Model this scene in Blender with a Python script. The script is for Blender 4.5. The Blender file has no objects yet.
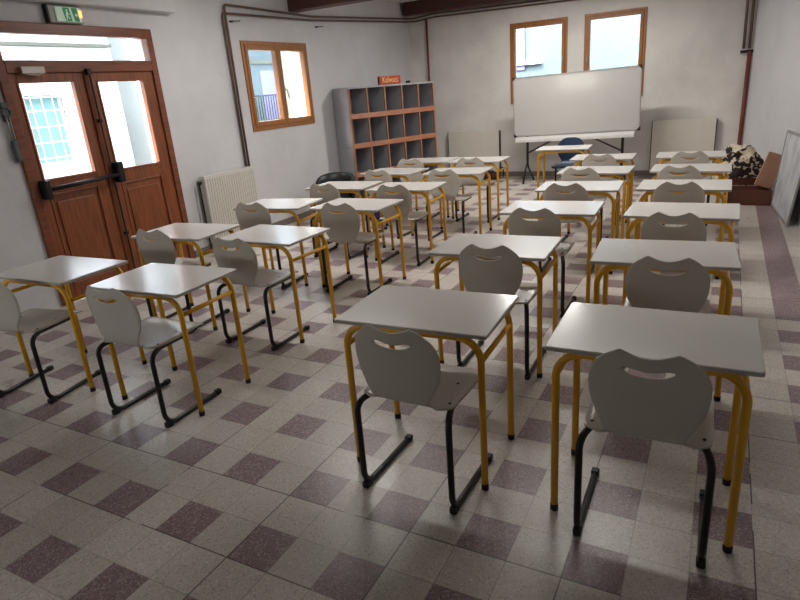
import bpy, bmesh, math, random
from mathutils import Vector, Matrix
random.seed(4)
PI = math.pi
S = bpy.context.scene
C = S.collection

# ------------------------------------------------------------------ materials
def srgb(r, g, b):
    f = lambda c: (c / 255) / 12.92 if c / 255 <= .04045 else ((c / 255 + .055) / 1.055) ** 2.4
    return (f(r), f(g), f(b), 1)

def mat(name, col, rough=.5, metal=0., spec=.5, var=.06, scale=6., bump=0., bscale=40., emit=None, coat=0.):
    m = bpy.data.materials.new(name); m.use_nodes = True
    nt = m.node_tree; N = nt.nodes; L = nt.links
    p = N['Principled BSDF']
    p.inputs['Roughness'].default_value = rough
    p.inputs['Metallic'].default_value = metal
    p.inputs['Specular IOR Level'].default_value = spec
    p.inputs['Coat Weight'].default_value = coat; p.inputs['Coat Roughness'].default_value = .12
    tc = N.new('ShaderNodeTexCoord')
    nz = N.new('ShaderNodeTexNoise'); nz.inputs['Scale'].default_value = scale; nz.inputs['Detail'].default_value = 4
    L.new(tc.outputs['Object'], nz.inputs['Vector'])
    rp = N.new('ShaderNodeValToRGB')
    a = [max(0, c * (1 - var)) for c in col[:3]] + [1]; b = [min(1, c * (1 + var)) for c in col[:3]] + [1]
    rp.color_ramp.elements[0].position = .3; rp.color_ramp.elements[1].position = .7
    rp.color_ramp.elements[0].color = a; rp.color_ramp.elements[1].color = b
    L.new(nz.outputs['Fac'], rp.inputs['Fac']); L.new(rp.outputs['Color'], p.inputs['Base Color'])
    if bump:
        n2 = N.new('ShaderNodeTexNoise'); n2.inputs['Scale'].default_value = bscale; n2.inputs['Detail'].default_value = 6
        L.new(tc.outputs['Object'], n2.inputs['Vector'])
        bp = N.new('ShaderNodeBump'); bp.inputs['Strength'].default_value = bump; bp.inputs['Distance'].default_value = .01
        L.new(n2.outputs['Fac'], bp.inputs['Height']); L.new(bp.outputs['Normal'], p.inputs['Normal'])
    if emit:
        p.inputs['Emission Color'].default_value = emit[0]; p.inputs['Emission Strength'].default_value = emit[1]
    return m

def wood(name, c1, c2, rough=.4, axis=2, sc=3.):
    m = mat(name, c1, rough)
    nt = m.node_tree; N = nt.nodes; L = nt.links; p = N['Principled BSDF']
    tc = N.new('ShaderNodeTexCoord'); mp = N.new('ShaderNodeMapping')
    s = [14, 14, 14]; s[axis] = 1.2; mp.inputs['Scale'].default_value = s
    nz = N.new('ShaderNodeTexNoise'); nz.inputs['Scale'].default_value = sc; nz.inputs['Detail'].default_value = 7; nz.inputs['Distortion'].default_value = .6
    rp = N.new('ShaderNodeValToRGB'); rp.color_ramp.elements[0].color = c1; rp.color_ramp.elements[1].color = c2
    rp.color_ramp.elements[0].position = .32; rp.color_ramp.elements[1].position = .7
    L.new(tc.outputs['Object'], mp.inputs['Vector']); L.new(mp.outputs['Vector'], nz.inputs['Vector'])
    L.new(nz.outputs['Fac'], rp.inputs['Fac']); L.new(rp.outputs['Color'], p.inputs['Base Color'])
    return m

def glass_mat():
    m = bpy.data.materials.new('window_glass'); m.use_nodes = True
    nt = m.node_tree; N = nt.nodes; L = nt.links
    for n in list(N): N.remove(n)
    out = N.new('ShaderNodeOutputMaterial'); mx = N.new('ShaderNodeMixShader')
    tr = N.new('ShaderNodeBsdfTransparent'); tr.inputs['Color'].default_value = (.93, .96, .95, 1)
    gl = N.new('ShaderNodeBsdfGlossy'); gl.inputs['Roughness'].default_value = .02
    fr = N.new('ShaderNodeFresnel'); 
    ge = N.new('ShaderNodeNewGeometry'); mr = N.new('ShaderNodeMapRange')
    mr.inputs['To Min'].default_value = 1.45; mr.inputs['To Max'].default_value = 1 / 1.45
    L.new(ge.outputs['Backfacing'], mr.inputs['Value']); L.new(mr.outputs[0], fr.inputs['IOR'])
    L.new(fr.outputs['Fac'], mx.inputs['Fac']); L.new(tr.outputs[0], mx.inputs[1]); L.new(gl.outputs[0], mx.inputs[2])
    L.new(mx.outputs[0], out.inputs['Surface'])
    return m

TILE, TX, TY = .2017, -1.3763, 1.6740
def floor_mat():
    m = bpy.data.materials.new('terrazzo_tiles'); m.use_nodes = True
    nt = m.node_tree; N = nt.nodes; L = nt.links; p = N['Principled BSDF']
    def M(op, a, b=None, c=None):
        n = N.new('ShaderNodeMath'); n.operation = op
        for i, v in enumerate((a, b, c)):
            if v is None: continue
            if hasattr(v, 'links') or hasattr(v, 'is_linked'): L.new(v, n.inputs[i])
            else: n.inputs[i].default_value = v
        return n.outputs[0]
    def mix(f, a, b):
        n = N.new('ShaderNodeMix'); n.data_type = 'RGBA'
        L.new(f, n.inputs[0])
        for i, v in ((6, a), (7, b)):
            if isinstance(v, tuple): n.inputs[i].default_value = v
            else: L.new(v, n.inputs[i])
        return n.outputs[2]
    tc = N.new('ShaderNodeTexCoord'); sp = N.new('ShaderNodeSeparateXYZ'); L.new(tc.outputs['Object'], sp.inputs[0])
    u = M('DIVIDE', M('SUBTRACT', sp.outputs[0], TX), TILE); v = M('DIVIDE', M('SUBTRACT', sp.outputs[1], TY), TILE)
    i = M('FLOOR', u); j = M('FLOOR', v)
    fu = M('SUBTRACT', u, i); fv = M('SUBTRACT', v, j)
    iodd = M('COMPARE', M('FLOORED_MODULO', i, 2.), 1., .1)
    jev = M('COMPARE', M('FLOORED_MODULO', j, 2.), 0., .1)
    inner = M('LESS_THAN', i, 8.5)
    check = M('MULTIPLY', M('MULTIPLY', iodd, jev), M('LESS_THAN', i, 9.5))
    stripe = M('MULTIPLY', M('COMPARE', i, 9., .1), M('GREATER_THAN', j, 13.5))
    pink = M('MAXIMUM', check, stripe)
    # per tile random
    cv = N.new('ShaderNodeCombineXYZ'); L.new(i, cv.inputs[0]); L.new(j, cv.inputs[1])
    wn = N.new('ShaderNodeTexWhiteNoise'); wn.noise_dimensions = '2D'; L.new(cv.outputs[0], wn.inputs['Vector'])
    rnd = wn.outputs['Value']
    # speckle
    def vor(scale):
        n = N.new('ShaderNodeTexVoronoi'); n.inputs['Scale'].default_value = scale
        L.new(tc.outputs['Object'], n.inputs['Vector']); return n
    def ramp(x, stops):
        r = N.new('ShaderNodeValToRGB'); e = r.color_ramp.elements
        e[0].position, e[0].color = stops[0]; e[1].position, e[1].color = stops[-1]
        for q in stops[1:-1]:
            z = e.new(q[0]); z.color = q[1]
        L.new(x, r.inputs['Fac']); return r.outputs['Color']
    v1 = vor(170.); cs = N.new('ShaderNodeSeparateColor'); L.new(v1.outputs['Color'], cs.inputs[0])
    white = ramp(cs.outputs[0], [(0., srgb(152, 142, 132)), (.12, srgb(184, 175, 166)), (.9, srgb(197, 189, 180)), (1., srgb(214, 209, 201))])
    pinkc = ramp(cs.outputs[1], [(0., srgb(104, 86, 89)), (.35, srgb(126, 105, 108)), (.8, srgb(142, 120, 123)), (1., srgb(176, 158, 154))])
    nz = N.new('ShaderNodeTexNoise'); nz.inputs['Scale'].default_value = 2.3; nz.inputs['Detail'].default_value = 5
    L.new(tc.outputs['Object'], nz.inputs['Vector'])
    base = mix(pink, white, pinkc)
    # tone per tile and worn patches
    tone = M('ADD', M('MULTIPLY', rnd, .16), M('ADD', M('MULTIPLY', nz.outputs['Fac'], .22), .81))
    hs = N.new('ShaderNodeHueSaturation'); L.new(base, hs.inputs['Color']); L.new(tone, hs.inputs['Value'])
    # grout
    eu = M('MINIMUM', fu, M('SUBTRACT', 1., fu)); ev = M('MINIMUM', fv, M('SUBTRACT', 1., fv))
    e = M('MINIMUM', eu, ev)
    n2 = N.new('ShaderNodeTexNoise'); n2.inputs['Scale'].default_value = 1.7; L.new(tc.outputs['Object'], n2.inputs['Vector'])
    gw = M('MULTIPLY', n2.outputs['Fac'], .020)
    g = M('LESS_THAN', e, gw)
    # a few open dark joints (every fourth line)
    du = M('LESS_THAN', M('FLOORED_MODULO', M('ADD', u, 1.), 3.), .022)
    ju = M('MULTIPLY', du, M('GREATER_THAN', n2.outputs['Fac'], .42))
    jv = M('MULTIPLY', M('MAXIMUM', M('LESS_THAN', M('FLOORED_MODULO', v, 8.), .022), M('LESS_THAN', M('FLOORED_MODULO', M('ADD', v, 2.), 8.), .022)), M('GREATER_THAN', n2.outputs['Fac'], .42))
    col = mix(M('MULTIPLY', g, .45), hs.outputs['Color'], srgb(96, 86, 78))
    col = mix(M('MULTIPLY', M('MAXIMUM', ju, jv), .9), col, srgb(48, 42, 38))
    L.new(col, p.inputs['Base Color'])
    rr = M('ADD', M('MULTIPLY', nz.outputs['Fac'],   .22), .19)
    L.new(M('MULTIPLY_ADD', rnd, .08, rr), p.inputs['Roughness'])
    bp = N.new('ShaderNodeBump'); bp.inputs['Strength'].default_value = .25; bp.inputs['Distance'].default_value = .004
    h = M('SUBTRACT', M('MULTIPLY', rnd, .25), M('MAXIMUM', g, M('MAXIMUM', ju, jv)))
    L.new(h, bp.inputs['Height']); L.new(bp.outputs['Normal'], p.inputs['Normal'])
    return m

def plaster(name, col, stain=.12):
    m = mat(name, col, .85, spec=.25, bump=.5, bscale=9.)
    nt = m.node_tree; N = nt.nodes; L = nt.links; p = N['Principled BSDF']
    tc = N.new('ShaderNodeTexCoord')
    n1 = N.new('ShaderNodeTexNoise'); n1.inputs['Scale'].default_value = 1.1; n1.inputs['Detail'].default_value = 8; n1.inputs['Roughness'].default_value = .65
    L.new(tc.outputs['Object'], n1.inputs['Vector'])
    r = N.new('ShaderNodeValToRGB')
    d = tuple(c * (1 - stain) for c in col[:3]) + (1,)
    r.color_ramp.elements[0].position = .3; r.color_ramp.elements[0].color = d
    r.color_ramp.elements[1].position = .6; r.color_ramp.elements[1].color = col
    L.new(n1.outputs['Fac'], r.inputs['Fac']); L.new(r.outputs['Color'], p.inputs['Base Color'])
    return m

MM = dict(
    floor=floor_mat(),
    wall=plaster('white_plaster', srgb(208, 207, 209)),
    wallback=plaster('cream_white_plaster', srgb(224, 220, 214), .2),
    ceil=plaster('ceiling_plaster', srgb(215, 212, 206)),
    base=mat('grey_skirting', srgb(120, 110, 104), .5),
    glass=glass_mat(),
    door=wood('varnished_door_wood', srgb(112, 60, 34), srgb(146, 82, 46), .38, 2),
    doorx=wood('varnished_frame_wood', srgb(104, 55, 33), srgb(134, 74, 44), .38, 1),
    win=wood('oak_window_wood', srgb(140, 88, 40), srgb(170, 112, 56), .4, 2),
    beam=wood('dark_red_beam_wood', srgb(58, 28, 26), srgb(82, 42, 36), .55, 0),
    top=mat('white_laminate', srgb(216, 212, 206), .24, spec=.5, var=.015, scale=3., coat=.25),
    edge=mat('grey_laminate_edge', srgb(170, 165, 158), .5, var=.02),
    yellow=mat('yellow_powder_coat', srgb(222, 164, 14), .36, var=.05, coat=.15),
    black=mat('black_powder_coat', srgb(18, 18, 19), .38, var=.1),
    rubber=mat('black_rubber', srgb(14, 14, 14), .6),
    shell=mat('pale_grey_beech_laminate', srgb(190, 183, 173), .25, var=.02, scale=3.),
    blue=mat('dark_blue_plastic', srgb(22, 50, 78), .38, var=.04),
    screw=mat('dark_steel_screw', srgb(40, 38, 36), .35, .8),
    rad=mat('radiator_enamel', srgb(205, 200, 192), .4, var=.02),
    radb=mat('cream_radiator_enamel', srgb(208, 202, 190), .5, var=.03),
    copper=mat('old_copper_pipe', srgb(106, 84, 74), .5, .35, var=.25, scale=9.),
    redpipe=mat('red_brown_painted_pipe', srgb(120, 56, 48), .5, .1, var=.25, scale=5.),
    dark=mat('dark_iron', srgb(34, 32, 33), .45, .4),
    board=mat('whiteboard_enamel', srgb(180, 178, 174), .1, var=.01, scale=1.5),
    alu=mat('brushed_aluminium', srgb(170, 168, 164), .4, .6),
    tray=mat('white_plastic_tray', srgb(190, 188, 184), .4),
    panelgrey=mat('grey_melamine', srgb(156, 156, 160), .32, var=.03),
    backgrey=mat('dark_grey_backboard', srgb(150, 155, 163), .55, var=.05),
    lip=wood('orange_beech_edge', srgb(146, 92, 64), srgb(174, 116, 84), .45, 0),
    lipz=wood('orange_beech_upright', srgb(146, 94, 70), srgb(174, 120, 92), .45, 2),
    sign=mat('orange_red_sign', srgb(170, 62, 26), .5, var=.15, scale=20.),
    letter=mat('cream_letters', srgb(236, 196, 140), .5),
    card=mat('brown_cardboard', srgb(176, 134, 108), .8, var=.08, scale=4.),
    carddark=mat('dark_brown_cardboard', srgb(104, 62, 46), .75, var=.12, scale=4.),
    blackleather=mat('black_leatherette', srgb(14, 14, 16), .42, var=.2),
    purple=mat('dark_purple_cloth', srgb(52, 34, 84), .8, var=.2, scale=12),
    maroon=mat('dark_maroon_cloth', srgb(54, 18, 20), .7, var=.2, scale=12),
    closer=mat('silver_door_closer', srgb(178, 168, 158), .4, .5),
    latch=mat('galvanised_latch', srgb(84, 92, 92), .5, .5, var=.2),
    outwhite=plaster('outside_white_render', srgb(225, 224, 226), .05),
    outblue_dim=plaster('outside_pale_render_dimmed', srgb(84, 96, 102), .05),  # pale facade with its colour darkened in place of shade, against the bright sky
    outcream_dim=plaster('outside_cream_render_dimmed', srgb(88, 89, 80), .04),  # cream facade, shade put into the base colour so it does not blow out
    teal=mat('pale_teal_shutter', srgb(120, 160, 160), .6, var=.08),
    brick=mat('pink_stone_surround', srgb(196, 160, 150), .8, var=.12),
    lav=mat('lavender_shutter', srgb(112, 108, 138), .7),
    outgrey=plaster('outside_grey_render', srgb(178, 181, 178), .04),
    street=mat('street_asphalt', srgb(120, 118, 116), .9, var=.1),
    roof=mat('outside_roof_tile', srgb(150, 110, 90), .8),
    exitbody=mat('ivory_exit_housing', srgb(150, 148, 140), .5),
    exitface=mat('ivory_exit_face', srgb(190, 205, 190), .5, emit=(srgb(190, 225, 200), .12)),
    green=mat('exit_green', srgb(6, 92, 52), .5, emit=(srgb(0, 130, 70), .25)),
    led=mat('orange_led_lens', srgb(250, 190, 110), .5, emit=(srgb(255, 170, 80), 1.6)),
    fill_lamp_body=mat('added_lamp_housing', srgb(225, 225, 222), .5),  # housing of the added fill lamps
)
def cloth_mat():
    m = mat('brown_and_cream_patterned_cloth', srgb(200, 186, 160), .8)
    nt = m.node_tree; N = nt.nodes; L = nt.links; p = N['Principled BSDF']
    tc = N.new('ShaderNodeTexCoord'); nz = N.new('ShaderNodeTexNoise'); nz.inputs['Scale'].default_value = 9; nz.inputs['Detail'].default_value = 2; nz.inputs['Distortion'].default_value = 1.3
    L.new(tc.outputs['Object'], nz.inputs['Vector'])
    r = N.new('ShaderNodeValToRGB'); r.color_ramp.interpolation = 'CONSTANT'
    r.color_ramp.elements[0].color = srgb(38, 24, 20); r.color_ramp.elements[1].position = .49; r.color_ramp.elements[1].color = srgb(206, 192, 168)
    L.new(nz.outputs['Fac'], r.inputs['Fac']); L.new(r.outputs['Color'], p.inputs['Base Color'])
    return m
MM['cloth'] = cloth_mat()

# ------------------------------------------------------------------ mesh helpers
def obj(name, bm, m, parent=None, smooth=False, bevel=0., seg=2):
    me = bpy.data.meshes.new(name)
    bmesh.ops.recalc_face_normals(bm, faces=bm.faces)
    bm.to_mesh(me); bm.free()
    me.materials.append(MM[m] if isinstance(m, str) else m)
    if smooth:
        for p in me.polygons: p.use_smooth = True
    o = bpy.data.objects.new(name, me); C.objects.link(o)
    if parent: o.parent = parent
    if bevel:
        b = o.modifiers.new('bevel', 'BEVEL'); b.width = bevel; b.segments = seg; b.limit_method = 'ANGLE'; b.angle_limit = math.radians(40)
    return o

def box(bm, x0, x1, y0, y1, z0, z1, mtx=None):
    vs = [bm.verts.new((x, y, z)) for z in (z0, z1) for y in (y0, y1) for x in (x0, x1)]
    for f in ((0, 2, 3, 1), (4, 5, 7, 6), (0, 1, 5, 4), (2, 6, 7, 3), (0, 4, 6, 2), (1, 3, 7, 5)):
        bm.faces.new([vs[i] for i in f])
    if mtx: bmesh.ops.transform(bm, matrix=mtx, verts=vs)
    return vs

def bx(name, m, b, parent=None, bevel=0.):
    bm = bmesh.new(); box(bm, *b); return obj(name, bm, m, parent, bevel=bevel)

def fillet(pts, rad, n=5):
    P = [Vector(p) for p in pts]; out = [P[0]]
    for a, b, c in zip(P, P[1:], P[2:]):
        d1 = (a - b).normalized(); d2 = (c - b).normalized()
        ang = d1.angle(d2)
        if ang > PI - .02: out.append(b); continue
        t = min(rad / math.tan(ang / 2), (a - b).length * .49, (c - b).length * .49)
        p0 = b + d1 * t; p2 = b + d2 * t
        for k in range(n + 1):
            s = k / n
            # circular-ish through quadratic rational
            w = math.sin(ang / 2)
            q = ((1 - s) ** 2 * p0 + 2 * w * s * (1 - s) * b + s * s * p2) / ((1 - s) ** 2 + 2 * w * s * (1 - s) + s * s)
            out.append(q)
    out.append(P[-1]); return out

def tube(bm, pts, r, seg=10, closed=False):
    P = [Vector(p) for p in pts]
    T = []
    for i in range(len(P)):
        a = P[max(i - 1, 0)]; b = P[min(i + 1, len(P) - 1)]
        T.append((b - a).normalized())
    up = Vector((0, 0, 1)) if abs(T[0].z) < .9 else Vector((1, 0, 0))
    n = (up - T[0] * up.dot(T[0])).normalized(); rings = []
    for i, p in enumerate(P):
        n = (n - T[i] * n.dot(T[i])).normalized(); b = T[i].cross(n)
        rings.append([bm.verts.new(p + (n * math.cos(2 * PI * k / seg) + b * math.sin(2 * PI * k / seg)) * r) for k in range(seg)])
    for A, B in zip(rings, rings[1:]):
        for k in range(seg): bm.faces.new((A[k], A[(k + 1) % seg], B[(k + 1) % seg], B[k]))
    bm.faces.new(rings[0]); bm.faces.new(rings[-1][::-1])

def tb(name, m, pts, r, parent=None, rad=0., seg=10):
    bm = bmesh.new(); tube(bm, fillet(pts, rad) if rad else pts, r, seg)
    return obj(name, bm, m, parent, smooth=True)

def prism(bm, poly, axis, a, b):
    """extrude a 2D polygon along axis (0,1,2) from a to b; poly holds the two other coordinates in order"""
    def P(u, v, w):
        c = [u, v]; c.insert(axis, w); return c
    A = [bm.verts.new(P(u, v, a)) for u, v in poly]; B = [bm.verts.new(P(u, v, b)) for u, v in poly]
    bm.faces.new(A); bm.faces.new(B[::-1]); n = len(A)
    for i in range(n): bm.faces.new((A[i], A[(i + 1) % n], B[(i + 1) % n], B[i]))

def rrect(x0, x1, y0, y1, r, n=5):
    out = []
    for cx, cy, a in ((x1 - r, y1 - r, 0), (x0 + r, y1 - r, 90), (x0 + r, y0 + r, 180), (x1 - r, y0 + r, 270)):
        for k in range(n + 1):
            t = math.radians(a + 90 * k / n); out.append((cx + r * math.cos(t), cy + r * math.sin(t)))
    return out

def empty(name, loc=(0, 0, 0), rz=0.):
    o = bpy.data.objects.new(name, None); C.objects.link(o)
    o.location = loc; o.rotation_euler = (0, 0, rz); o.empty_display_size = .1
    return o
def tag(o, label, cat, group=None, kind=None):
    o['label'] = label; o['category'] = cat
    if group: o['group'] = group
    if kind: o['kind'] = kind
    return o
def st(o, label=None):
    o['kind'] = 'structure'
    if label: o['label'] = label
    return o
def dup(root, loc, rz):
    r = root.copy(); C.objects.link(r); r.location = loc; r.rotation_euler = (0, 0, rz)
    for ch in [o for o in root.children]:
        c = ch.copy(); C.objects.link(c); c.parent = r
        for g in [o for o in ch.children]:
            d = g.copy(); C.objects.link(d); d.parent = c
    return r

# ------------------------------------------------------------------ room shell
XL, YB, XR, YF, ZC, TH = -5.36, 10.85, .82, -1.9, 3.14, .35

bm = bmesh.new(); box(bm, XL - .02, 1.3, YF - .1, YB + .1, -.12, 0)
st(obj('floor', bm, 'floor'), 'pale and dusty pink terrazzo tile floor')
bm = bmesh.new(); box(bm, XL - TH, 1.4, YF - .3, YB + .3, ZC, ZC + .2)
st(obj('ceiling', bm, 'ceil'), 'white plaster ceiling')

def wall_holes(name, m, axis, base, outer, lo, hi, z0, z1, holes, label):
    """wall slab between base and outer along axis; lo..hi is its run, holes are (a0,a1,z0,z1)"""
    bm = bmesh.new()
    def B(a0, a1, c0, c1):
        if a1 - a0 < 1e-4 or c1 - c0 < 1e-4: return
        if axis == 0: box(bm, min(base, outer), max(base, outer), a0, a1, c0, c1)
        else: box(bm, a0, a1, min(base, outer), max(base, outer), c0, c1)
    cuts = sorted({lo, hi, *[h[0] for h in holes], *[h[1] for h in holes]})
    for a0, a1 in zip(cuts, cuts[1:]):
        hs = sorted([h for h in holes if h[0] < (a0 + a1) / 2 < h[1]], key=lambda h: h[2])
        z = z0
        for h in hs: B(a0, a1, z, h[2]); z = h[3]
        B(a0, a1, z, z1)
    return st(obj(name, bm, m), label)

DY0, DY1, DZ = 3.115, 4.78, 2.46
WL = (6.14, 7.50, 1.31, 2.395)
W1 = (-3.415, -2.43, 1.281, 2.595); W2 = (-2.157, -1.21, 1.281, 2.595)
WF1 = (-5.3, -3.9, 1.2, 1.78)  # unseen window, added for the whiteboard reflection and room brightness
wall_holes('wall_left', 'wall', 0, XL, XL - TH, YF - TH, YB + TH, -.1, ZC, [(DY0, DY1, -.1, DZ), WL], 'white plaster wall with the entrance door')
wall_holes('wall_back', 'wallback', 1, YB, YB + TH, XL - TH, 1.2, -.1, ZC, [W1, W2], 'cream white plaster wall behind the whiteboard')
wall_holes('wall_front', 'wall', 1, YF, YF - TH, XL - TH, 1.2, -.1, ZC, [WF1], 'white plaster wall behind the viewer')
bm = bmesh.new()
prism(bm, [(.27, YB + .02), (.80, 8.5), (.86, YF - TH), (1.2, YF - TH), (1.2, YB + .02)], 2, -.1, ZC)
st(obj('wall_right', bm, 'wall'), 'white plaster wall on the right')
st(bx('baseboard_back', 'base', (XL, .3, YB - .02, YB, 0, .085)), 'low grey skirting at the foot of the back wall')
st(bx('baseboard_left', 'base', (XL, XL + .015, DY1 + .02, YB - .02, 0, .085)), 'low grey skirting along the left wall')
bm = bmesh.new(); box(bm, XL, XL + .11, YF, 5.10, 2.625, ZC)
st(obj('trim_1', bm, 'wall', bevel=.01), 'boxed plaster soffit above the door')
st(bx('trim_2', 'beam', (XL, XR - .02, 7.2, 7.42, 2.785, ZC), bevel=.012), 'nearer dark red wooden ceiling beam')
st(bx('trim_3', 'beam', (XL + .06, .3, 10.52, 10.72, 2.925, ZC), bevel=.012), 'far dark red wooden ceiling beam')

# ------------------------------------------------------------------ door
def frame_rect(bm, axis, p0, p1, a0, a1, z0, z1, w, wb=None, wt=None):
    wb = w if wb is None else wb; wt = w if wt is None else wt
    def B(u0, u1, c0, c1):
        if axis == 0: box(bm, p0, p1, u0, u1, c0, c1)
        else: box(bm, u0, u1, p0, p1, c0, c1)
    B(a0, a0 + w, z0, z1); B(a1 - w, a1, z0, z1); B(a0 + w, a1 - w, z1 - wt, z1)
    if wb: B(a0 + w, a1 - w, z0, z0 + wb)

door = st(empty('door_1', (XL, (DY0 + DY1) / 2, 0)), 'double wooden entrance door with glass panes and a transom')
door_parent_inv = Matrix.Translation((-XL, -(DY0 + DY1) / 2, 0))
def dpart(name, bm, m, parent=door, smooth=False, bevel=0.):
    bmesh.ops.transform(bm, matrix=door_parent_inv, verts=bm.verts)
    return obj(name, bm, m, parent, smooth, bevel)
bm = bmesh.new(); X0, X1 = XL - .06, XL + .03
frame_rect(bm, 0, X0, X1, DY0, DY1, 0, DZ, .075, 0, .09)
box(bm, X0, X1, DY0 + .075, DY1 - .075, 2.055, 2.158)
dpart('door_frame', bm, 'doorx', bevel=.006)
bm = bmesh.new(); box(bm, XL - .03, XL - .024, DY0 + .08, DY1 - .08, 2.15, 2.375); dpart('transom_pane', bm, 'glass')
YM = 3.925
def leaf(y0, y1, g0, g1, gz0, gz1, pn):
    bm = bmesh.new(); a, b = XL - .045, XL + .008
    box(bm, a, b, y0, g0, .01, 2.055); box(bm, a, b, g1, y1, .01, 2.055)
    box(bm, a, b, g0, g1, gz1, 2.055); box(bm, a, b, g0, g1, .01, .16)
    box(bm, a, b, g0, g1, gz0 - .13, gz0)
    box(bm, a + .012, b - .014, g0, g1, .16, gz0 - .13)
    lf = dpart('door_leaf', bm, 'door', bevel=.004)
    bm = bmesh.new(); frame_rect(bm, 0, b - .006, b + .008, g0 - .018, g1 + .018, gz0 - .018, gz1 + .018, .02)
    dpart('glazing_bead', bm, 'door', lf, bevel=.003)
    bm = bmesh.new(); box(bm, b - .02, b - .001, g0 + .06, g1 - .06, .24, gz0 - .21)
    frame_rect(bm, 0, b - .02, b + .006, g0 + .0, g1 - .0, .16, gz0 - .13, .022)
    dpart('raised_panel', bm, 'door', lf, bevel=.008)
    bm = bmesh.new(); box(bm, XL - .02, XL - .014, g0 - .005, g1 + .005, gz0 - .005, gz1 + .005)
    dpart('glass_pane', bm, 'glass', lf)
    return lf
l1 = leaf(DY0 + .075, YM - .004, 3.272, 3.787, 1.158, 1.975, 0)
l2 = leaf(YM + .004, DY1 - .075, 4.037, 4.565, 1.142, 1.967, 1)
bm = bmesh.new(); box(bm, XL + .008, XL + .03, YM - .028, YM + .03, .02, 2.05); dpart('meeting_stile', bm, 'door', l1, bevel=.006)
# panic bar
bm = bmesh.new(); tube(bm, [(XL + .10, 3.24, 1.075), (XL + .10, 3.99, 1.10)], .02, 10); dpart('panic_bar', bm, 'dark', l1, True)['label'] = 'black push bar'
bm = bmesh.new()
box(bm, XL + .008, XL + .12, 3.20, 3.25, .99, 1.16); box(bm, XL + .008, XL + .12, 3.96, 4.03, 1.02, 1.22)
dpart('bar_bracket', bm, 'dark', l1, bevel=.012)
bm = bmesh.new(); tube(bm, [(XL + .055, YM + .01, .03), (XL + .055, YM + .01, 2.06)], .009, 8)
box(bm, XL + .03, XL + .07, YM - .012, YM + .032, 2.03, 2.085); box(bm, XL + .03, XL + .07, YM - .012, YM + .032, .02, .07)
for z in (.5, 1.6): box(bm, XL + .03, XL + .068, YM - .005, YM + .025, z, z + .03)
dpart('bolt_rod', bm, 'dark', l1)['label'] = 'black vertical bolt rod'
bm = bmesh.new(); box(bm, XL + .03, XL + .075, 3.29, 3.50, 2.045, 2.105)
cl = dpart('door_closer', bm, 'closer', l1, bevel=.006)
bm = bmesh.new(); tube(bm, [(XL + .055, 3.34, 2.045), (XL + .10, 3.42, 2.035), (XL + .045, 3.50, 2.06)], .008, 6); dpart('closer_arm', bm, 'closer', cl)
# step outside
# ------------------------------------------------------------------ windows
def window_left():
    y0, y1, z0, z1 = WL; cx = (y0 + y1) / 2
    r = st(empty('window_1', (XL, cx, z0)), 'two-light oak window in the left wall')
    T = Matrix.Translation((-XL, -cx, -z0))
    def p(name, bm, m, parent=r, bevel=0., smooth=False):
        bmesh.ops.transform(bm, matrix=T, verts=bm.verts); return obj(name, bm, m, parent, smooth, bevel)
    bm = bmesh.new(); frame_rect(bm, 0, XL - .06, XL + .018, y0, y1, z0, z1, .045, .05, .045); p('window_frame', bm, 'win', bevel=.004)
    mid = 6.83
    for a, b in ((y0 + .045, mid), (mid, y1 - .045)):
        bm = bmesh.new(); frame_rect(bm, 0, XL - .05, XL + .03, a + .002, b - .002, z0 + .05, z1 - .045, .05, .062, .062)
        s = p('sash', bm, 'win', bevel=.006)
        bm = bmesh.new(); box(bm, XL - .02, XL - .014, a + .04, b - .04, z0 + .1, z1 - .1); p('pane', bm, 'glass', s)
    bm = bmesh.new(); tube(bm, fillet([(XL + .03, mid + .03, 1.80), (XL + .075, mid + .03, 1.80), (XL + .075, mid + .06, 1.68)], .012), .008, 8)
    box(bm, XL + .028, XL + .04, mid + .015, mid + .045, 1.77, 1.84)
    p('handle', bm, 'alu', s)
window_left()
def window_back(n, W, hx, label):
    x0, x1, z0, z1 = W; cx = (x0 + x1) / 2
    r = st(empty('window_%d' % n, (cx, YB, z0)), label)
    T = Matrix.Translation((-cx, -YB, -z0))
    def p(name, bm, m, parent=r, bevel=0.):
        bmesh.ops.transform(bm, matrix=T, verts=bm.verts); return obj(name, bm, m, parent, False, bevel)
    bm = bmesh.new(); frame_rect(bm, 1, YB - .02, YB + .06, x0, x1, z0, z1, .04, .04, .04); p('window_frame', bm, 'win', bevel=.004)
    bm = bmesh.new(); frame_rect(bm, 1, YB - .035, YB + .05, x0 + .042, x1 - .042, z0 + .042, z1 - .042, .05, .055, .05); s = p('sash', bm, 'win', bevel=.006)
    bm = bmesh.new(); box(bm, x0 + .08, x1 - .08, YB + .012, YB + .018, z0 + .09, z1 - .085); p('pane', bm, 'glass', s)
    bm = bmesh.new(); tube(bm, fillet([(hx, YB - .035, 1.86), (hx, YB - .08, 1.86), (hx, YB - .08, 1.99)], .012), .009, 8)
    p('handle', bm, 'alu', s)
window_back(2, W1, W1[1] - .065, 'left oak window above the whiteboard')
window_back(3, W2, W2[0] + .065, 'right oak window above the whiteboard')
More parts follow.
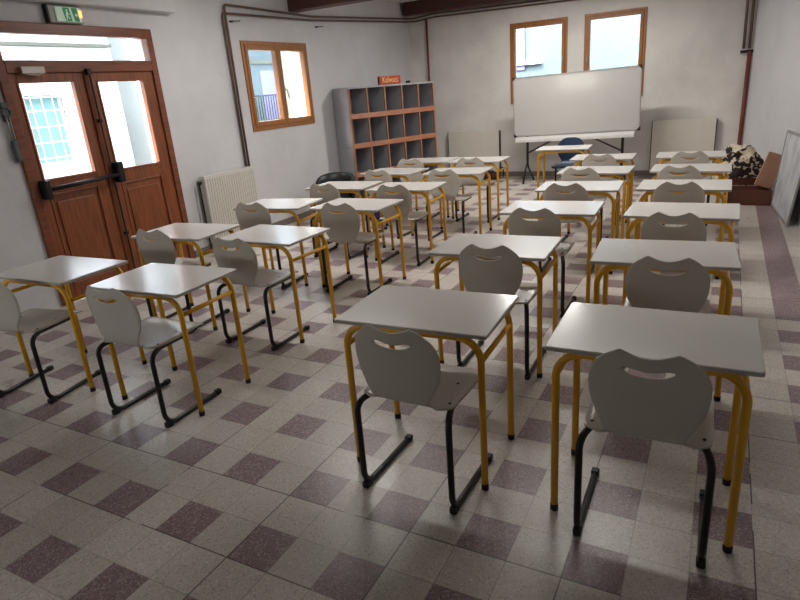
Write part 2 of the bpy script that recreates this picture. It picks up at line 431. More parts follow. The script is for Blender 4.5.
def added_window_front(n, W):
    x0, x1, z0, z1 = W; cx = (x0 + x1) / 2
    r = st(empty('window_%d' % n, (cx, YF, z0)), 'added unseen oak window in the wall behind the viewer')
    T = Matrix.Translation((-cx, -YF, -z0))
    bm = bmesh.new(); frame_rect(bm, 1, YF - .06, YF + .02, x0, x1, z0, z1, .07)
    box(bm, cx - .04, cx + .04, YF - .06, YF + .02, z0 + .07, z1 - .07)
    bmesh.ops.transform(bm, matrix=T, verts=bm.verts); f = obj('window_frame', bm, 'win', r, bevel=.004)
    bm = bmesh.new(); box(bm, x0 + .06, x1 - .06, YF - .03, YF - .024, z0 + .06, z1 - .06)
    bmesh.ops.transform(bm, matrix=T, verts=bm.verts); obj('pane', bm, 'glass', r)
added_window_front(4, WF1)

# ------------------------------------------------------------------ pipes
H_ = XL + .035
t = tb('heating_pipe', 'copper', [(H_, 5.925, .80), (H_, 5.925, 2.775), (H_, 7.70, 2.75), (H_, 10.45, 2.875), (H_ + .10, 10.79, 2.885), (-4.85, 10.80, 2.92), (-2.5, 10.80, 2.885), (.15, 10.80, 2.86)], .014, rad=.04)
tag(t, 'upper copper heating pipe running along the left and back walls from the ribbed radiator', 'pipe')
t = tb('heating_pipe', 'copper', [(H_, 5.875, .82), (H_, 5.875, 2.68), (H_, 7.69, 2.70), (H_, 10.45, 2.825), (H_ + .12, 10.79, 2.83), (-4.8, 10.80, 2.865), (-2.5, 10.80, 2.835), (.15, 10.80, 2.81)], .014, rad=.04)
tag(t, 'lower copper heating pipe running just below the other along the left and back walls', 'pipe')
t = tb('heating_pipe', 'redpipe', [(-4.97, 10.80, 2.85), (-4.99, 10.80, 0)], .018)
tag(t, 'red brown vertical pipe behind the cubby shelf in the left back corner', 'pipe')
r = empty('heating_pipe', (.17, 10.79, 0)); tag(r, 'double dark pipe joining into one red brown pipe in the right back corner', 'pipe')
tb('riser', 'copper', [(-.035, 0, 3.12), (-.01, 0, 1.86)], .02, r); tb('riser', 'copper', [(.045, 0, 3.12), (.065, 0, 1.86)], .02, r)
bx('junction', 'dark', (-.05, .12, -.02, .05, 1.80, 1.84), r, .005)
tb('drop_pipe', 'redpipe', [(.075, 0, 1.82), (.07, 0, 0)], .029, r)['label'] = 'red brown drop pipe'
def hook(y, z, label):
    bm = bmesh.new(); tube(bm, [(XL, y, z), (XL + .05, y, z)], .01, 8); tube(bm, [(XL + .05, y, z), (XL + .05, y + .13, z + .01)], .006, 6)
    tag(obj('wall_hook', bm, 'dark'), label, 'hook', 'small wall hooks')
hook(6.02, 2.60, 'small dark hook on the wall near the corner of the pipes')
hook(7.80, 2.62, 'small dark hook on the wall above and right of the left window')

# ------------------------------------------------------------------ radiators
def radiator_left():
    r = empty('radiator', (-5.22, 5.46, 0)); tag(r, 'white ribbed radiator on the left wall beside the door', 'radiator')
    y0, y1, z0, z1 = -.43, .43, .12, .895
    bx('body', 'rad', (-.10, -.012, y0, y1, z0, z1), r, .006)
    bm = bmesh.new(); n = 22; w = (y1 - y0) / n
    for k in range(n):
        a = y0 + k * w
        prism(bm, [(-.012, a), (.0, a + .2 * w), (.0, a + .8 * w), (-.012, a + w)], 2, z0 + .02, z1 - .02)
    obj('ribbed_front', bm, 'rad', r)
    bx('top_grille', 'rad', (-.095, -.01, y0 + .01, y1 - .01, z1, z1 + .012), r, .003)
    tb('valve_pipe', 'dark', [(-.06, y0 - .02, z1 - .06), (-.06, y0 - .035, z1 - .06), (-.06, y0 - .035, .01)], .009, r, rad=.02)
    bm = bmesh.new(); tube(bm, [(-.06, y0 - .01, z1 - .06), (-.06, y0 - .05, z1 - .06)], .017, 10); obj('valve', bm, 'dark', r, True)
    tb('pipe_stub', 'copper', [(-.08, y1 - .01, z1 - .08), (-.105, y1 + .02, z1 - .08)], .01, r)
    bm = bmesh.new(); box(bm, -.14, -.10, y0 + .1, y0 + .14, .2, .8); box(bm, -.14, -.10, y1 - .14, y1 - .1, .2, .8); obj('bracket', bm, 'rad', r)
radiator_left()
def radiator_back(x0, x1, z1, label):
    cx = (x0 + x1) / 2; w = (x1 - x0) / 2
    r = empty('radiator', (cx, 10.74, 0)); tag(r, label, 'radiator', 'flat panel radiators on the back wall')
    bx('front_panel', 'radb', (-w, w, 0, .018, .10, z1), r, .006)
    bx('body', 'radb', (-w + .02, w - .02, .018, .075, .12, z1 - .015), r)
    bm = bmesh.new(); box(bm, -w - .012, -w, .01, .085, .11, z1 - .01); box(bm, w, w + .012, .01, .085, .11, z1 - .01)
    obj('side_cover', bm, 'dark', r)['label'] = 'dark side cover'
    tb('valve_pipe', 'dark', [(w + .012, .05, .17), (w + .06, .05, .17), (w + .06, .05, .0)], .011, r, rad=.02)
    bm = bmesh.new(); box(bm, -w + .1, -w + .14, .075, .11, .2, z1 - .1); box(bm, w - .14, w - .1, .075, .11, .2, z1 - .1); obj('bracket', bm, 'radb', r)
radiator_back(-4.62, -3.62, .85, 'cream flat radiator on the back wall beside the cubby shelf')
radiator_back(-1.02, -.10, .895, 'cream flat radiator on the back wall to the right of the whiteboard')

# ------------------------------------------------------------------ exit sign, wall latch
r = empty('exit_sign', (XL, 3.84, 2.465)); tag(r, 'ivory emergency exit light with green running figure above the door', 'sign')
bx('housing', 'exitbody', (0, .05, -.165, .165, .0, .145), r, .008)
bx('diffuser', 'exitface', (.05, .062, -.10, .15, .012, .133), r, .004)
bm = bmesh.new(); prism(bm, [(-.015, .018), (.045, .018), (.035, .128), (-.03, .128)], 0, .0625, .065)
prism(bm, [(.075, .018), (.12, .018), (.11, .128), (.055, .128)], 0, .0625, .065); obj('green_panel', bm, 'green', r)
bm = bmesh.new()   # running figure, white on green
for q in ([(.0, .098), (.014, .098), (.014, .112), (.0, .112)], [(-.008, .06), (.012, .06), (.016, .094), (-.002, .094)],
          [(-.012, .024), (-.004, .024), (.006, .06), (-.004, .06)], [(.004, .06), (.012, .06), (.03, .036), (.024, .030)], [(.012, .088), (.03, .074), (.027, .069), (.010, .08)]):
    prism(bm, q, 0, .0655, .067)
prism(bm, [(.08, .07), (.095, .052), (.095, .064), (.108, .064), (.108, .077), (.095, .077), (.095, .088)], 0, .0655, .067)
obj('pictogram', bm, 'exitface', r)
bx('indicator_lamp', 'led', (.062, .072, .125, .15, .05, .11), r, .003)['label'] = 'small glowing orange lamp'
bx('end_cap', 'dark', (.0, .055, -.175, -.155, -.002, .148), r, .004)

r = empty('wall_latch', (XL, 3.06, 1.50)); tag(r, 'grey metal latch with a ring hanging on the wall left of the door', 'latch')
bm = bmesh.new(); pts = [(.03, .03 + .035 * math.cos(a), .25 + .035 * math.sin(a)) for a in [2 * PI * k / 14 for k in range(15)]]
tube(bm, pts, .010, 8); obj('ring', bm, 'latch', r, True)
bm = bmesh.new(); box(bm, 0, .03, .0, .06, .17, .33); obj('plate', bm, 'latch', r, bevel=.01)
bm = bmesh.new(); box(bm, .01, .045, .005, .055, -.16, .02); obj('lock_body', bm, 'latch', r, bevel=.012)
bm = bmesh.new(); tube(bm, [(.03, .018, .22), (.03, .018, .01)], .007, 6); tube(bm, [(.03, .044, .22), (.03, .044, .01)], .007, 6); obj('shackle', bm, 'alu', r, True)

# ------------------------------------------------------------------ school desk
DW, DD, DH = .70, .49, .748
def make_desk():
    r = empty('school_desk')
    bm = bmesh.new(); prism(bm, rrect(-DW / 2, DW / 2, 0, DD, .012, 3), 2, DH - .019, DH)
    obj('tabletop', bm, 'top', r, bevel=.003)
    bm = bmesh.new(); prism(bm, rrect(-DW / 2 - .0015, DW / 2 + .0015, -.0015, DD + .0015, .0125, 3), 2, DH - .017, DH - .004)
    obj('edge_band', bm, 'edge', r)
    R_ = .0155; zt = DH - .019 - R_
    ix, iy = .035, .037
    for y in (iy, DD - iy):
        tb('crossbar', 'yellow', [(-DW / 2 + ix + .10, y, zt), (DW / 2 - ix - .10, y, zt)], R_, r)
        for s in (-1, 1):
            x = s * (DW / 2 - ix)
            pts = [(x - s * .10, y, zt), (x - s * .10, y, zt)]
            arc = [(x - s * .10 + s * .10 * math.sin(a), y, zt - .10 + .10 * math.cos(a)) for a in [PI / 2 * k / 7 for k in range(8)]]
            lg = tb('leg', 'yellow', arc + [(x, y, .02)], R_, r)
            bm = bmesh.new(); tube(bm, [(x, y, 0), (x, y, .028)], R_ + .0015, 10); obj('foot_cap', bm, 'rubber', lg, True)['label'] = 'black rubber foot cap'
    for s in (-1, 1):
        x = s * (DW / 2 - ix)
        tb('side_rail', 'yellow', [(x, iy + .01, .615), (x, DD - iy - .01, .615)], .0125, r)
    return r

# ------------------------------------------------------------------ school chair
def shell(name, m, rows, r, cols_slot=None, hole=None, th=.008, curve=.0):
    """rows: list of (halfwidth, y, z, dip). builds grid; hole=(row0,row1) removed for middle columns"""
    bm = bmesh.new(); NM = 10; NS = 5; grid = []
    for (w, y, z, dip) in rows:
        h = min(.082, w * .62)
        us = [-w + (w - h) * k / NS for k in range(NS)] + [-h + 2 * h * k / NM for k in range(NM)] + [h + (w - h) * k / NS for k in range(NS + 1)]
        row = []
        for u in us:
            d = dip * max(0., math.cos(min(abs(u) / .092, 1.) * PI / 2)) ** 1.1
            row.append(bm.verts.new((u, y + curve * u * u * (1 if dip is not None else 0), z - d)))
        grid.append(row)
    n = len(grid[0])
    if hole:   # rounded slot ends
        for e, f_ in ((NS, .75), (NS + NM, .75), (NS + 1, .22), (NS + NM - 1, .22)):
            mz = grid[(hole[0] + hole[1]) // 2][e].co.z
            for q in hole: grid[q][e].co.z += (mz - grid[q][e].co.z) * f_
    for a in range(len(grid) - 1):
        for b in range(n - 1):
            if hole and hole[0] <= a < hole[1] and NS <= b < NS + NM:
                continue
            bm.faces.new((grid[a][b], grid[a][b + 1], grid[a + 1][b + 1], grid[a + 1][b]))
    for v in list(bm.verts):
        if not v.link_faces: bm.verts.remove(v)
    o = obj(name, bm, m, r, smooth=True)
    s = o.modifiers.new('solid', 'SOLIDIFY'); s.thickness = th; s.offset = 0
    b = o.modifiers.new('bevel', 'BEVEL'); b.width = .002; b.segments = 1; b.limit_method = 'ANGLE'; b.angle_limit = math.radians(50)
    return o

def make_chair(name, m, plain=False, legmat='black'):
    r = empty(name)
    # backrest, bottom to top: (half width, y, z, dip)
    prof = [(.467, .126, -.160), (.470, .126, -.180), (.480, .127, -.196), (.497, .131, -.208), (.519, .140, -.215), (.54, .152, -.2215), (.57, .168, -.223), (.60, .180, -.225), (.64, .189, -.228),
            (.68, .192, -.232), (.712, .190, -.236), (.738, .183, -.2395), (.744, .181, -.240), (.758, .174, -.242), (.772, .165, -.244), (.788, .148, -.246), (.803, .131, -.248), (.813, .116, -.249), (.822, .1, -.250), (.828, .090, -.2505)]
    rows = []
    for z, w, y in prof:
        g = max(0., min(1., (z - .68) / .13)); dip = .025 * g * g * (3 - 2 * g)
        rows.append((w, y, z, 0. if plain else dip))
    if plain:
        rows = [(w, y, z, 0.) for w, y, z, d in rows]
        rows[-1] = (.055, -.2505, .831, 0.); rows[-2] = (.09, -.25, .823, 0.)
    rows = [(w, y, z, d) for w, y, z, d in rows]
    bk = shell('backrest', m, rows, r, hole=None if plain else (12, 14), curve=.75 if not plain else .9)
    # keep the bottom stem flat where it meets the seat
    me = bk.data
    for v in me.vertices:
        if v.co.z < .56:
            k = max(0., (v.co.z - .467) / .093); u = v.co.x
            v.co.y -= (.75 if not plain else .9) * u * u * (1 - k)
    seat = [(.126, -.160, .455), (.144, -.160, .4545), (.185, -.170, .4545), (.2, -.168, .4545), (.209, -.155, .4545), (.213, -.12, .454), (.214, -.06, .4525), (.214, 0., .4515),
            (.213, .06, .453), (.212, .11, .4565), (.211, .15, .4585), (.209, .18, .457), (.203, .203, .450), (.19, .212, .443)]
    bm = bmesh.new(); grid = []
    NC = 14
    for i, (w, y, z) in enumerate(seat):
        row = []
        for k in range(NC + 1):
            u = -w + 2 * w * k / NC
            dish = .006 * (1 - min(1, (abs(u) / .17)) ** 2) * (1 if 4 < i < 11 else 0.4)
            yy = y
            if i in (1, 2, 3, 4):  # rear lobes reach back beside the stem
                e = max(0., (abs(u) - .132) / .08); yy = y - (.024 * math.sin(min(1, e * 1.5) * PI) if e > 0 else 0) * (1 if i < 4 else .5)
            row.append(bm.verts.new((u, yy, z + .012 - dish * (i > 0))))
        grid.append(row)
    for A, B in zip(grid, grid[1:]):
        for k in range(NC): bm.faces.new((A[k], A[k + 1], B[k + 1], B[k]))
    so = obj('seat', bm, m, r, smooth=True)
    s = so.modifiers.new('solid', 'SOLIDIFY'); s.thickness = .008; s.offset = 0
    b = so.modifiers.new('bevel', 'BEVEL'); b.width = .002; b.segments = 1; b.limit_method = 'ANGLE'; b.angle_limit = math.radians(50)
    for sgn in (-1, 1):
        x = sgn * .186; xo = sgn * .215
        pts = [(x, .13, .447), (x, -.12, .447), (xo, -.212, .437), (xo, -.215, .0135), (xo, .20, .0135)]
        lg = tb('leg', legmat, fillet(pts, .075, 7), .0138, r, seg=10)
        lg['label'] = 'black tubular sled leg'
        bm = bmesh.new(); box(bm, xo - .016, xo + .016, .175, .215, .0, .03); obj('glide', bm, 'rubber', lg, bevel=.006)
        bm = bmesh.new(); box(bm, xo - .0155, xo + .0155, -.222, -.175, .0, .034); obj('glide', bm, 'rubber', lg, bevel=.008)
    tb('crossbar', legmat, [(-.19, .06, .442), (.19, .06, .442)], .010, r, seg=8)
    for sx in (-1, 1):
        for qx, y, z in ((.186, -.13, .4705), (.145, .045, .4665)):
            bm = bmesh.new(); tube(bm, [(sx * qx, y, z - .006), (sx * qx, y, z + .0025)], .0065, 10); obj('screw', bm, 'screw', r)
    return r

DESKS = {'D1': (-.161, 1.994, .011), 'D2': (-.212, 3.136, .045), 'D3': (-.206, 4.246, -.02), 'D4': (-.248, 5.286, -.009), 'D5': (-.246, 6.271, -.010), 'D6': (-.291, 7.306, .02),
 'C1': (-1.096, 1.999, .031), 'C2': (-1.150, 3.102, .029), 'C3': (-1.094, 4.253, .028), 'C4': (-1.079, 5.211, .050), 'C5': (-1.127, 6.191, -.003), 'C6': (-1.224, 7.236, .028),
 'B1': (-2.822, 2.022, .041), 'B2': (-2.888, 3.100, -.030), 'B3': (-2.848, 4.229, -.018), 'B4': (-2.796, 5.163, .06), 'B5': (-2.658, 6.201, .06), 'B6': (-2.775, 7.194, .024),
 'A1': (-3.760, 2.002, .025), 'A2': (-3.726, 3.063, .055), 'A3': (-3.657, 4.179, .12), 'A4': (-3.595, 5.211, .029), 'A5': (-3.529, 6.229, -.06), 'A6': (-3.50, 7.225, .06)}
CHAIRS = {'C1': (-1.058, 2.060, -.030), 'D1': (-.147, 2.121, .009), 'D2': (-.184, 3.246, .028), 'D3': (-.224, 4.271, -.005), 'D4': (-.268, 5.439, -.004), 'D5': (-.325, 6.356, -.010), 'D6': (-.292, 7.431, .014),
 'C2': (-1.114, 3.302, .014), 'C3': (-1.139, 4.322, .001), 'C4': (-1.157, 5.365, .039), 'C5': (-1.214, 6.285, .001), 'C6': (-1.222, 7.348, .018),
 'B1': (-2.818, 2.103, .028), 'B2': (-2.903, 3.150, .007), 'B3': (-2.830, 4.368, .027), 'B4': (-2.797, 5.285, .037), 'B5': (-2.698, 6.272, .038), 'B6': (-2.756, 7.267, .011),
 'A2': (-3.815, 3.254, .053), 'A3': (-3.755, 4.316, .067), 'A4': (-3.651, 5.346, .007), 'A5': (-3.523, 6.295, -.053), 'A6': (-3.613, 7.265, .10), 'A1': (-3.81, 2.00, .185)}
COLN = {'A': 'in leftmost column', 'B': 'in second column from left', 'C': 'in second column from right', 'D': 'in rightmost column'}
ROWN = {1: 'nearest the viewer', 2: 'second from the front', 3: 'third from the front', 4: 'third from the back', 5: 'second from the back', 6: 'farthest back'}
dlook = {'A1': 'white desk cut by the left edge, ', 'B1': 'white desk mirroring the door light, ', 'C1': 'white desk alone at centre front, ', 'D1': 'large white desk at right front, '}
proto_d = make_desk(); proto_c = make_chair('school_chair', 'shell')
first = True
for k, (x, y, a) in DESKS.items():
    o = proto_d if first else dup(proto_d, (0, 0, 0), 0)
    o.location = (x, y, 0); o.rotation_euler = (0, 0, a)
    tag(o, dlook.get(k, 'white desk with yellow legs, ') + COLN[k[0]] + ', ' + ROWN[int(k[1])], 'desk', 'white-topped school desks with yellow legs')
    first = False
first = True
clook = {'A1': 'grey chair cut off by the left edge, ', 'B1': 'grey chair with shiny seat, ', 'C1': 'grey chair showing whole black frame, ', 'D1': 'big grey chair at right front, '}
for k, (x, y, a) in CHAIRS.items():
    o = proto_c if first else dup(proto_c, (0, 0, 0), 0)
    o.location = (x, y, 0); o.rotation_euler = (0, 0, a)
    tag(o, clook.get(k, 'grey slotted chair, ') + COLN[k[0]] + ', ' + ROWN[int(k[1])], 'chair', 'grey school chairs on black sled legs')
    first = False
o = dup(proto_d, (-1.925, 8.315, 0), .06); tag(o, 'white teacher desk with yellow legs standing in front of the whiteboard', 'desk')
t = make_chair('teacher_chair', 'blue', plain=True); t.location = (-1.94, 8.84, 0); t.rotation_euler = (0, 0, PI + .06)
tag(t, 'dark blue plastic chair behind the desk below the whiteboard', 'chair')

# ------------------------------------------------------------------ whiteboard on stand
def whiteboard():
    r = empty('whiteboard', (-2.14, 10.10, 0)); tag(r, 'large rolling whiteboard on black legs in front of the two back windows', 'whiteboard')
    w = .985; z0, z1 = .80, 1.725; rot = Matrix.Rotation(-.019, 4, 'Y')
    def P(name, bm, m, parent=r, **k):
        bmesh.ops.transform(bm, matrix=Matrix.Translation((0, 0, 1.25)) @ rot @ Matrix.Translation((0, 0, -1.25)), verts=bm.verts)
        return obj(name, bm, m, parent, **k)
    bm = bmesh.new(); prism(bm, rrect(-w, w, z0, z1, .045, 5), 1, -.012, .012); P('board_panel', bm, 'board')
    bm = bmesh.new(); ol = rrect(-w - .008, w + .008, z0 - .008, z1 + .008, .05, 5); il = rrect(-w + .010, w - .010, z0 + .010, z1 - .010, .04, 5)
    for y in (-.017, .017):
        pass
    A = [[bm.verts.new((u, y, v)) for u, v in q] for y in (-.018, .018) for q in (ol, il)]
    n = len(ol)
    for i in range(n):
        j = (i + 1) % n
        bm.faces.new((A[0][i], A[0][j], A[1][j], A[1][i])); bm.faces.new((A[2][i], A[2][j], A[3][j], A[3][i]))
        bm.faces.new((A[0][i], A[0][j], A[2][j], A[2][i])); bm.faces.new((A[1][i], A[1][j], A[3][j], A[3][i]))
    P('frame', bm, 'alu')
    for sx, sz in ((-1, z0), (1, z0), (1, z1), (-1, z1)):
        bm = bmesh.new(); s2 = 1 if sz == z0 else -1
        prism(bm, [(sx * (w + .013), sz - s2 * .013), (sx * (w + .013), sz + s2 * .05), (sx * (w - .002), sz + s2 * .035), (sx * (w - .035), sz + s2 * .002), (sx * (w - .05), sz - s2 * .013)], 1, -.023, .023)
        P('corner_cap', bm, 'rubber')['label'] = 'black corner cap'
    bm = bmesh.new(); prism(bm, [(-.11, z0 - .10), (-.10, z0 - .055), (-.03, z0 - .015), (.02, z0 - .015), (.02, z0 - .10)], 0, -w + .03, w - .06)
    P('pen_tray', bm, 'tray', bevel=.008)
    for x in (-.76, .76):
        bm = bmesh.new(); tube(bm, [(x, 0, .78), (x, 0, .30)], .022, 8)
        tube(bm, [(x - .01, 0, .32), (x - .02, -.06, .22), (x - .03, -.16, .03)], .016, 8); tube(bm, [(x, 0, .32), (x + .01, .06, .22), (x + .02, .30, .03)], .016, 8)
        lg = obj('leg', bm, 'black', r, True)
        for yy, dx in ((-.16, -.03), (.30, .02)):
            bm = bmesh.new(); tube(bm, [(x + dx - .012, yy, .022), (x + dx + .012, yy, .022)], .022, 12); obj('caster', bm, 'rubber', lg, True)
        bm = bmesh.new(); s = 1 if x > 0 else -1; tube(bm, [(x, 0, .50), (x - s * .50, 0, .74)], .013, 8); obj('brace', bm, 'black', r, True)
    bm = bmesh.new(); tube(bm, [(-.78, .03, .72), (.78, .03, .74)], .014, 8); obj('crossbar', bm, 'black', r, True)
whiteboard()

# ------------------------------------------------------------------ cubby shelf
def cubby():
    FL = Vector((-4.955, 7.87)); ang = math.atan2(1.60, .655)    # front edge runs away to the right
    r = empty('cubby_shelf', (FL.x, FL.y, 0), ang)
    tag(r, 'grey pigeonhole shelf with orange wooden edges standing in the left back corner', 'shelf')
    # local: x along the front 0..L, y into the shelf (towards the wall), z up
    L, D, NC, NR, RH = 1.74, .42, 5, 4, .434; t = .022
    H = NR * RH + .02
    for k in range(NR):
        z = .02 + k * RH
        bx('side_panel', 'panelgrey', (0, .018, .02, D, z + .003, z + RH - .003), r, .002)
        bx('side_panel', 'panelgrey', (L - .018, L, .02, D, z + .003, z + RH - .003), r, .002)
    bx('back_panel', 'backgrey', (.018, L - .018, D - .012, D, .02, H), r)
    for k in range(NR + 1):
        z = .02 + k * RH
        s = bx('shelf_board', 'panelgrey', (.018, L - .018, .02, D - .012, z - .011, z + .011), r)
        if k < NR:
            bm = bmesh.new(); prism(bm, [(-.012, z - .012), (.018, z - .012), (.018, z + .062), (.004, z + .062)], 0, .0, L)
            obj('front_lip', bm, 'lip', s, bevel=.003)['label'] = 'orange wooden lip'
        else:
            bx('front_lip', 'panelgrey', (0, L, 0, .02, z - .014, z + .012), s)
    w = L / NC
    for k in range(NC + 1):
        x = min(max(k * w, .011), L - .011)
        for q in range(NR):
            z = .02 + q * RH
            if 0 < k < NC:
                d = bx('divider', 'panelgrey', (x - .008, x + .008, .022, D - .014, z + .012, z + RH - .012), r)
            bx('upright_edge', 'lipz', (x - .013, x + .013, -.002, .024, z + .064, z + RH - .013), r, .002)['label'] = 'orange wooden edge'
    # the sign standing on top
    sx = .62
    P = Matrix.Rotation(ang, 4, 'Z')
    p = Vector((FL.x, FL.y, 0)) + P @ Vector((.88, .07, H + .014)).to_3d()
    s = empty('name_sign', (p.x, p.y, H + .013), ang + .0)
    tag(s, 'small orange red sign with cream lettering standing on top of the pigeonhole shelf', 'sign')
    bx('sign_board', 'sign', (-.215, .215, 0, .03, 0, .125), s, .003)
    bx('side_edge', 'dark', (-.222, -.21, .002, .034, .0, .122), s)
    cu = bpy.data.curves.new('t', 'FONT'); cu.body = 'Kalivoos'; cu.size = .125; cu.extrude = .002; cu.align_x = 'CENTER'; cu.align_y = 'CENTER'; cu.space_character = .95
    to = bpy.data.objects.new('t', cu); C.objects.link(to)
    dg = bpy.context.evaluated_depsgraph_get(); me = bpy.data.meshes.new_from_object(to.evaluated_get(dg))
    bpy.data.objects.remove(to); me.materials.clear(); me.materials.append(MM['letter'])
    me.transform(Matrix.Translation((0, -.002, .066)) @ Matrix.Rotation(PI / 2, 4, 'X') @ Matrix.Scale(.78, 4, (1, 0, 0)))
    lo = bpy.data.objects.new('lettering', me); C.objects.link(lo); lo.parent = s
    k = bx('small_block', 'dark', (-.03, .03, -.02, .02, 0, .035))
    q = Vector((FL.x, FL.y, 0)) + P @ Vector((1.24, .06, 0)); k.location = (q.x, q.y, H + .013); k.rotation_euler = (0, 0, ang)
    tag(k, 'tiny dark block on top of the pigeonhole shelf right of the orange sign', 'block')
cubby()

# ------------------------------------------------------------------ tub chair near the shelf
def tub_chair():
    r = empty('tub_chair', (-4.78, 7.02, 0), math.radians(20)); tag(r, 'black round backed tub chair by the left wall in front of the pigeonhole shelf', 'chair')
    bm = bmesh.new(); n = 20; prof = [(.25, .24), (.285, .34), (.29, .50), (.285, .60), (.265, .625), (.24, .61), (.232, .50), (.225, .36)]
    rings = []
    for k in range(n + 1):
        a = math.radians(-20 + 220 * k / n); rings.append([bm.verts.new((rr * math.cos(a), rr * math.sin(a), z - (.12 * (abs(k / n - .5) * 2) ** 3 if z > .45 else 0))) for rr, z in prof])
    m_ = len(prof)
    for A, B in zip(rings, rings[1:]):
        for i in range(m_): bm.faces.new((A[i], A[(i + 1) % m_], B[(i + 1) % m_], B[i]))
    bm.faces.new(rings[0]); bm.faces.new(rings[-1][::-1]); obj('backrest', bm, 'blackleather', r, True)
    bm = bmesh.new()
    tube(bm, [(0, 0, .27), (0, 0, .30), (0, 0, .40), (0, 0, .42)], .23, 24); obj('seat', bm, 'blackleather', r, bevel=.03)
    for a in (45, 135, 225, 315):
        c, s = math.cos(math.radians(a)), math.sin(math.radians(a)); tb('leg', 'dark', [(c * .17, s * .17, .28), (c * .21, s * .21, 0)], .014, r)
tub_chair()

# ------------------------------------------------------------------ right corner clutter
def leaning_board():
    r = empty('leaning_board', (.69, 7.0, 0)); tag(r, 'grey white framed board leaning on the right wall', 'board')
    b0 = [Vector((.615, 8.40, .006)), Vector((.70, 7.30, .006))]; ups = [Vector((.065, 0, .89)), Vector((.10, 0, .90))]
    bm = bmesh.new(); nrm = Vector((-1, -.06, .08)).normalized() * .012
    base = Vector((.69, 7.0, 0))
    def quad(bm, p, q, u0, u1, s0, s1, off, th):
        vs = []
        for o_ in (off, off + th):
            for (s, u) in ((s0, u0), (s1, u0), (s1, u1), (s0, u1)): vs.append(bm.verts.new(p.lerp(q, s) + ups[0].lerp(ups[1], s) * u + nrm.normalized() * o_ - base))
        for f in ((0, 1, 2, 3), (7, 6, 5, 4), (0, 4, 5, 1), (1, 5, 6, 2), (2, 6, 7, 3), (3, 7, 4, 0)): bm.faces.new([vs[i] for i in f])
    quad(bm, b0[0], b0[1], .0, 1., 0., 1., 0., .012); obj('board_panel', bm, MM['greyboard'], r)
    bm = bmesh.new()
    quad(bm, *b0, 0, .03, 0, 1, .0, .02); quad(bm, *b0, .97, 1.0, 0, 1, .0, .02); quad(bm, *b0, .03, .97, 0, .014, .0, .02); quad(bm, *b0, .03, .97, .986, 1, .0, .02)
    obj('frame', bm, 'alu', r)
def greyboard():
    m = mat('smudged_grey_board', srgb(170, 173, 178), .35)
    nt = m.node_tree; N = nt.nodes; L = nt.links; p = N['Principled BSDF']
    tc = N.new('ShaderNodeTexCoord'); nz = N.new('ShaderNodeTexNoise'); nz.inputs['Scale'].default_value = 4.5; nz.inputs['Detail'].default_value = 3
    L.new(tc.outputs['Object'], nz.inputs['Vector']); r = N.new('ShaderNodeValToRGB')
    r.color_ramp.elements[0].position = .4; r.color_ramp.elements[0].color = srgb(176, 180, 187); r.color_ramp.elements[1].position = .56; r.color_ramp.elements[1].color = srgb(200, 204, 208)
    L.new(nz.outputs['Fac'], r.inputs['Fac']); L.new(r.outputs['Color'], p.inputs['Base Color']); return m
MM['greyboard'] = greyboard()
leaning_board()

r = empty('cardboard_box', (.36, 8.60, 0), .02); tag(r, 'dark brown low cardboard box on the floor beside the leaning grey board', 'box')
bm = bmesh.new(); w, d, h = .235, .17, .185
box(bm, -w, w, -d, -d + .008, 0, h); box(bm, -w, w, d - .008, d, 0, h); box(bm, -w, -w + .008, -d, d, 0, h); box(bm, w - .008, w, -d, d, 0, h); box(bm, -w, w, -d, d, 0, .008)
obj('box_body', bm, 'carddark', r)
bm = bmesh.new(); prism(bm, [(-.17, h), (-.164, h), (-.21, h + .10), (-.216, h + .10)], 0, -w, w)
bmesh.ops.transform(bm, matrix=Matrix.Translation((0, .385, 0)), verts=bm.verts); obj('flap', bm, 'carddark', r)

bm = bmesh.new(); box(bm, -.10, .10, -.015, .015, 0, .42)
o = obj('cardboard_sheet', bm, 'card', bevel=.004); o.location = (.50, 8.66, .19)
o.rotation_euler = (math.radians(-10), math.radians(19), math.radians(8))
tag(o, 'pale brown cardboard piece standing tilted in the dark cardboard box', 'cardboard')

def bundle():
    random.seed(9)
    bm = bmesh.new(); bmesh.ops.create_icosphere(bm, subdivisions=5, radius=1)
    from mathutils import noise
    for v in bm.verts:
        c = v.co.copy(); n = noise.fractal(c * 1.6 + Vector((3, 1, 7)), 1., 2., 4); rdg = abs(noise.noise(c * 3.1)) 
        f = 1 + .26 * n - .18 * rdg
        v.co = Vector((c.x * .30 * f, c.y * .24 * f, max(0.0, .28 + c.z * .37 * f + .05 * (-c.x if c.z > 0 else 0))))
    o = obj('cloth_bundle', bm, 'cloth', smooth=True); o.location = (.25, 9.22, 0)
    tag(o, 'brown and cream patterned cloth bundle piled behind the cardboard box in the right corner', 'cloth')
bundle()

def bag(name, loc, dims, m, label, rz=0.):
    bm = bmesh.new(); bmesh.ops.create_cube(bm, size=1); bmesh.ops.subdivide_edges(bm, edges=bm.edges, cuts=5, use_grid_fill=True)
    from mathutils import noise
    for v in bm.verts:
        c = v.co * 2; q = c / max(1e-6, (abs(c.x) ** 4 + abs(c.y) ** 4 + abs(c.z) ** 4) ** .25)
        n = noise.noise(q * 2 + Vector(loc)) * .08
        v.co = Vector((q.x * dims[0] / 2 * (1 + n), q.y * dims[1] / 2 * (1 + n), max(0, dims[2] / 2 + q.z * dims[2] / 2 * (1 + n))))
    r = empty(name, loc, rz); obj('bag_body', bm, m, r, True)
    tb('handle', m, [(-dims[0] * .2, 0, dims[2] * .95), (-dims[0] * .1, 0, dims[2] * 1.15), (dims[0] * .1, 0, dims[2] * 1.15), (dims[0] * .2, 0, dims[2] * .95)], .012, r, rad=.03)
    tag(r, label, 'bag'); return r
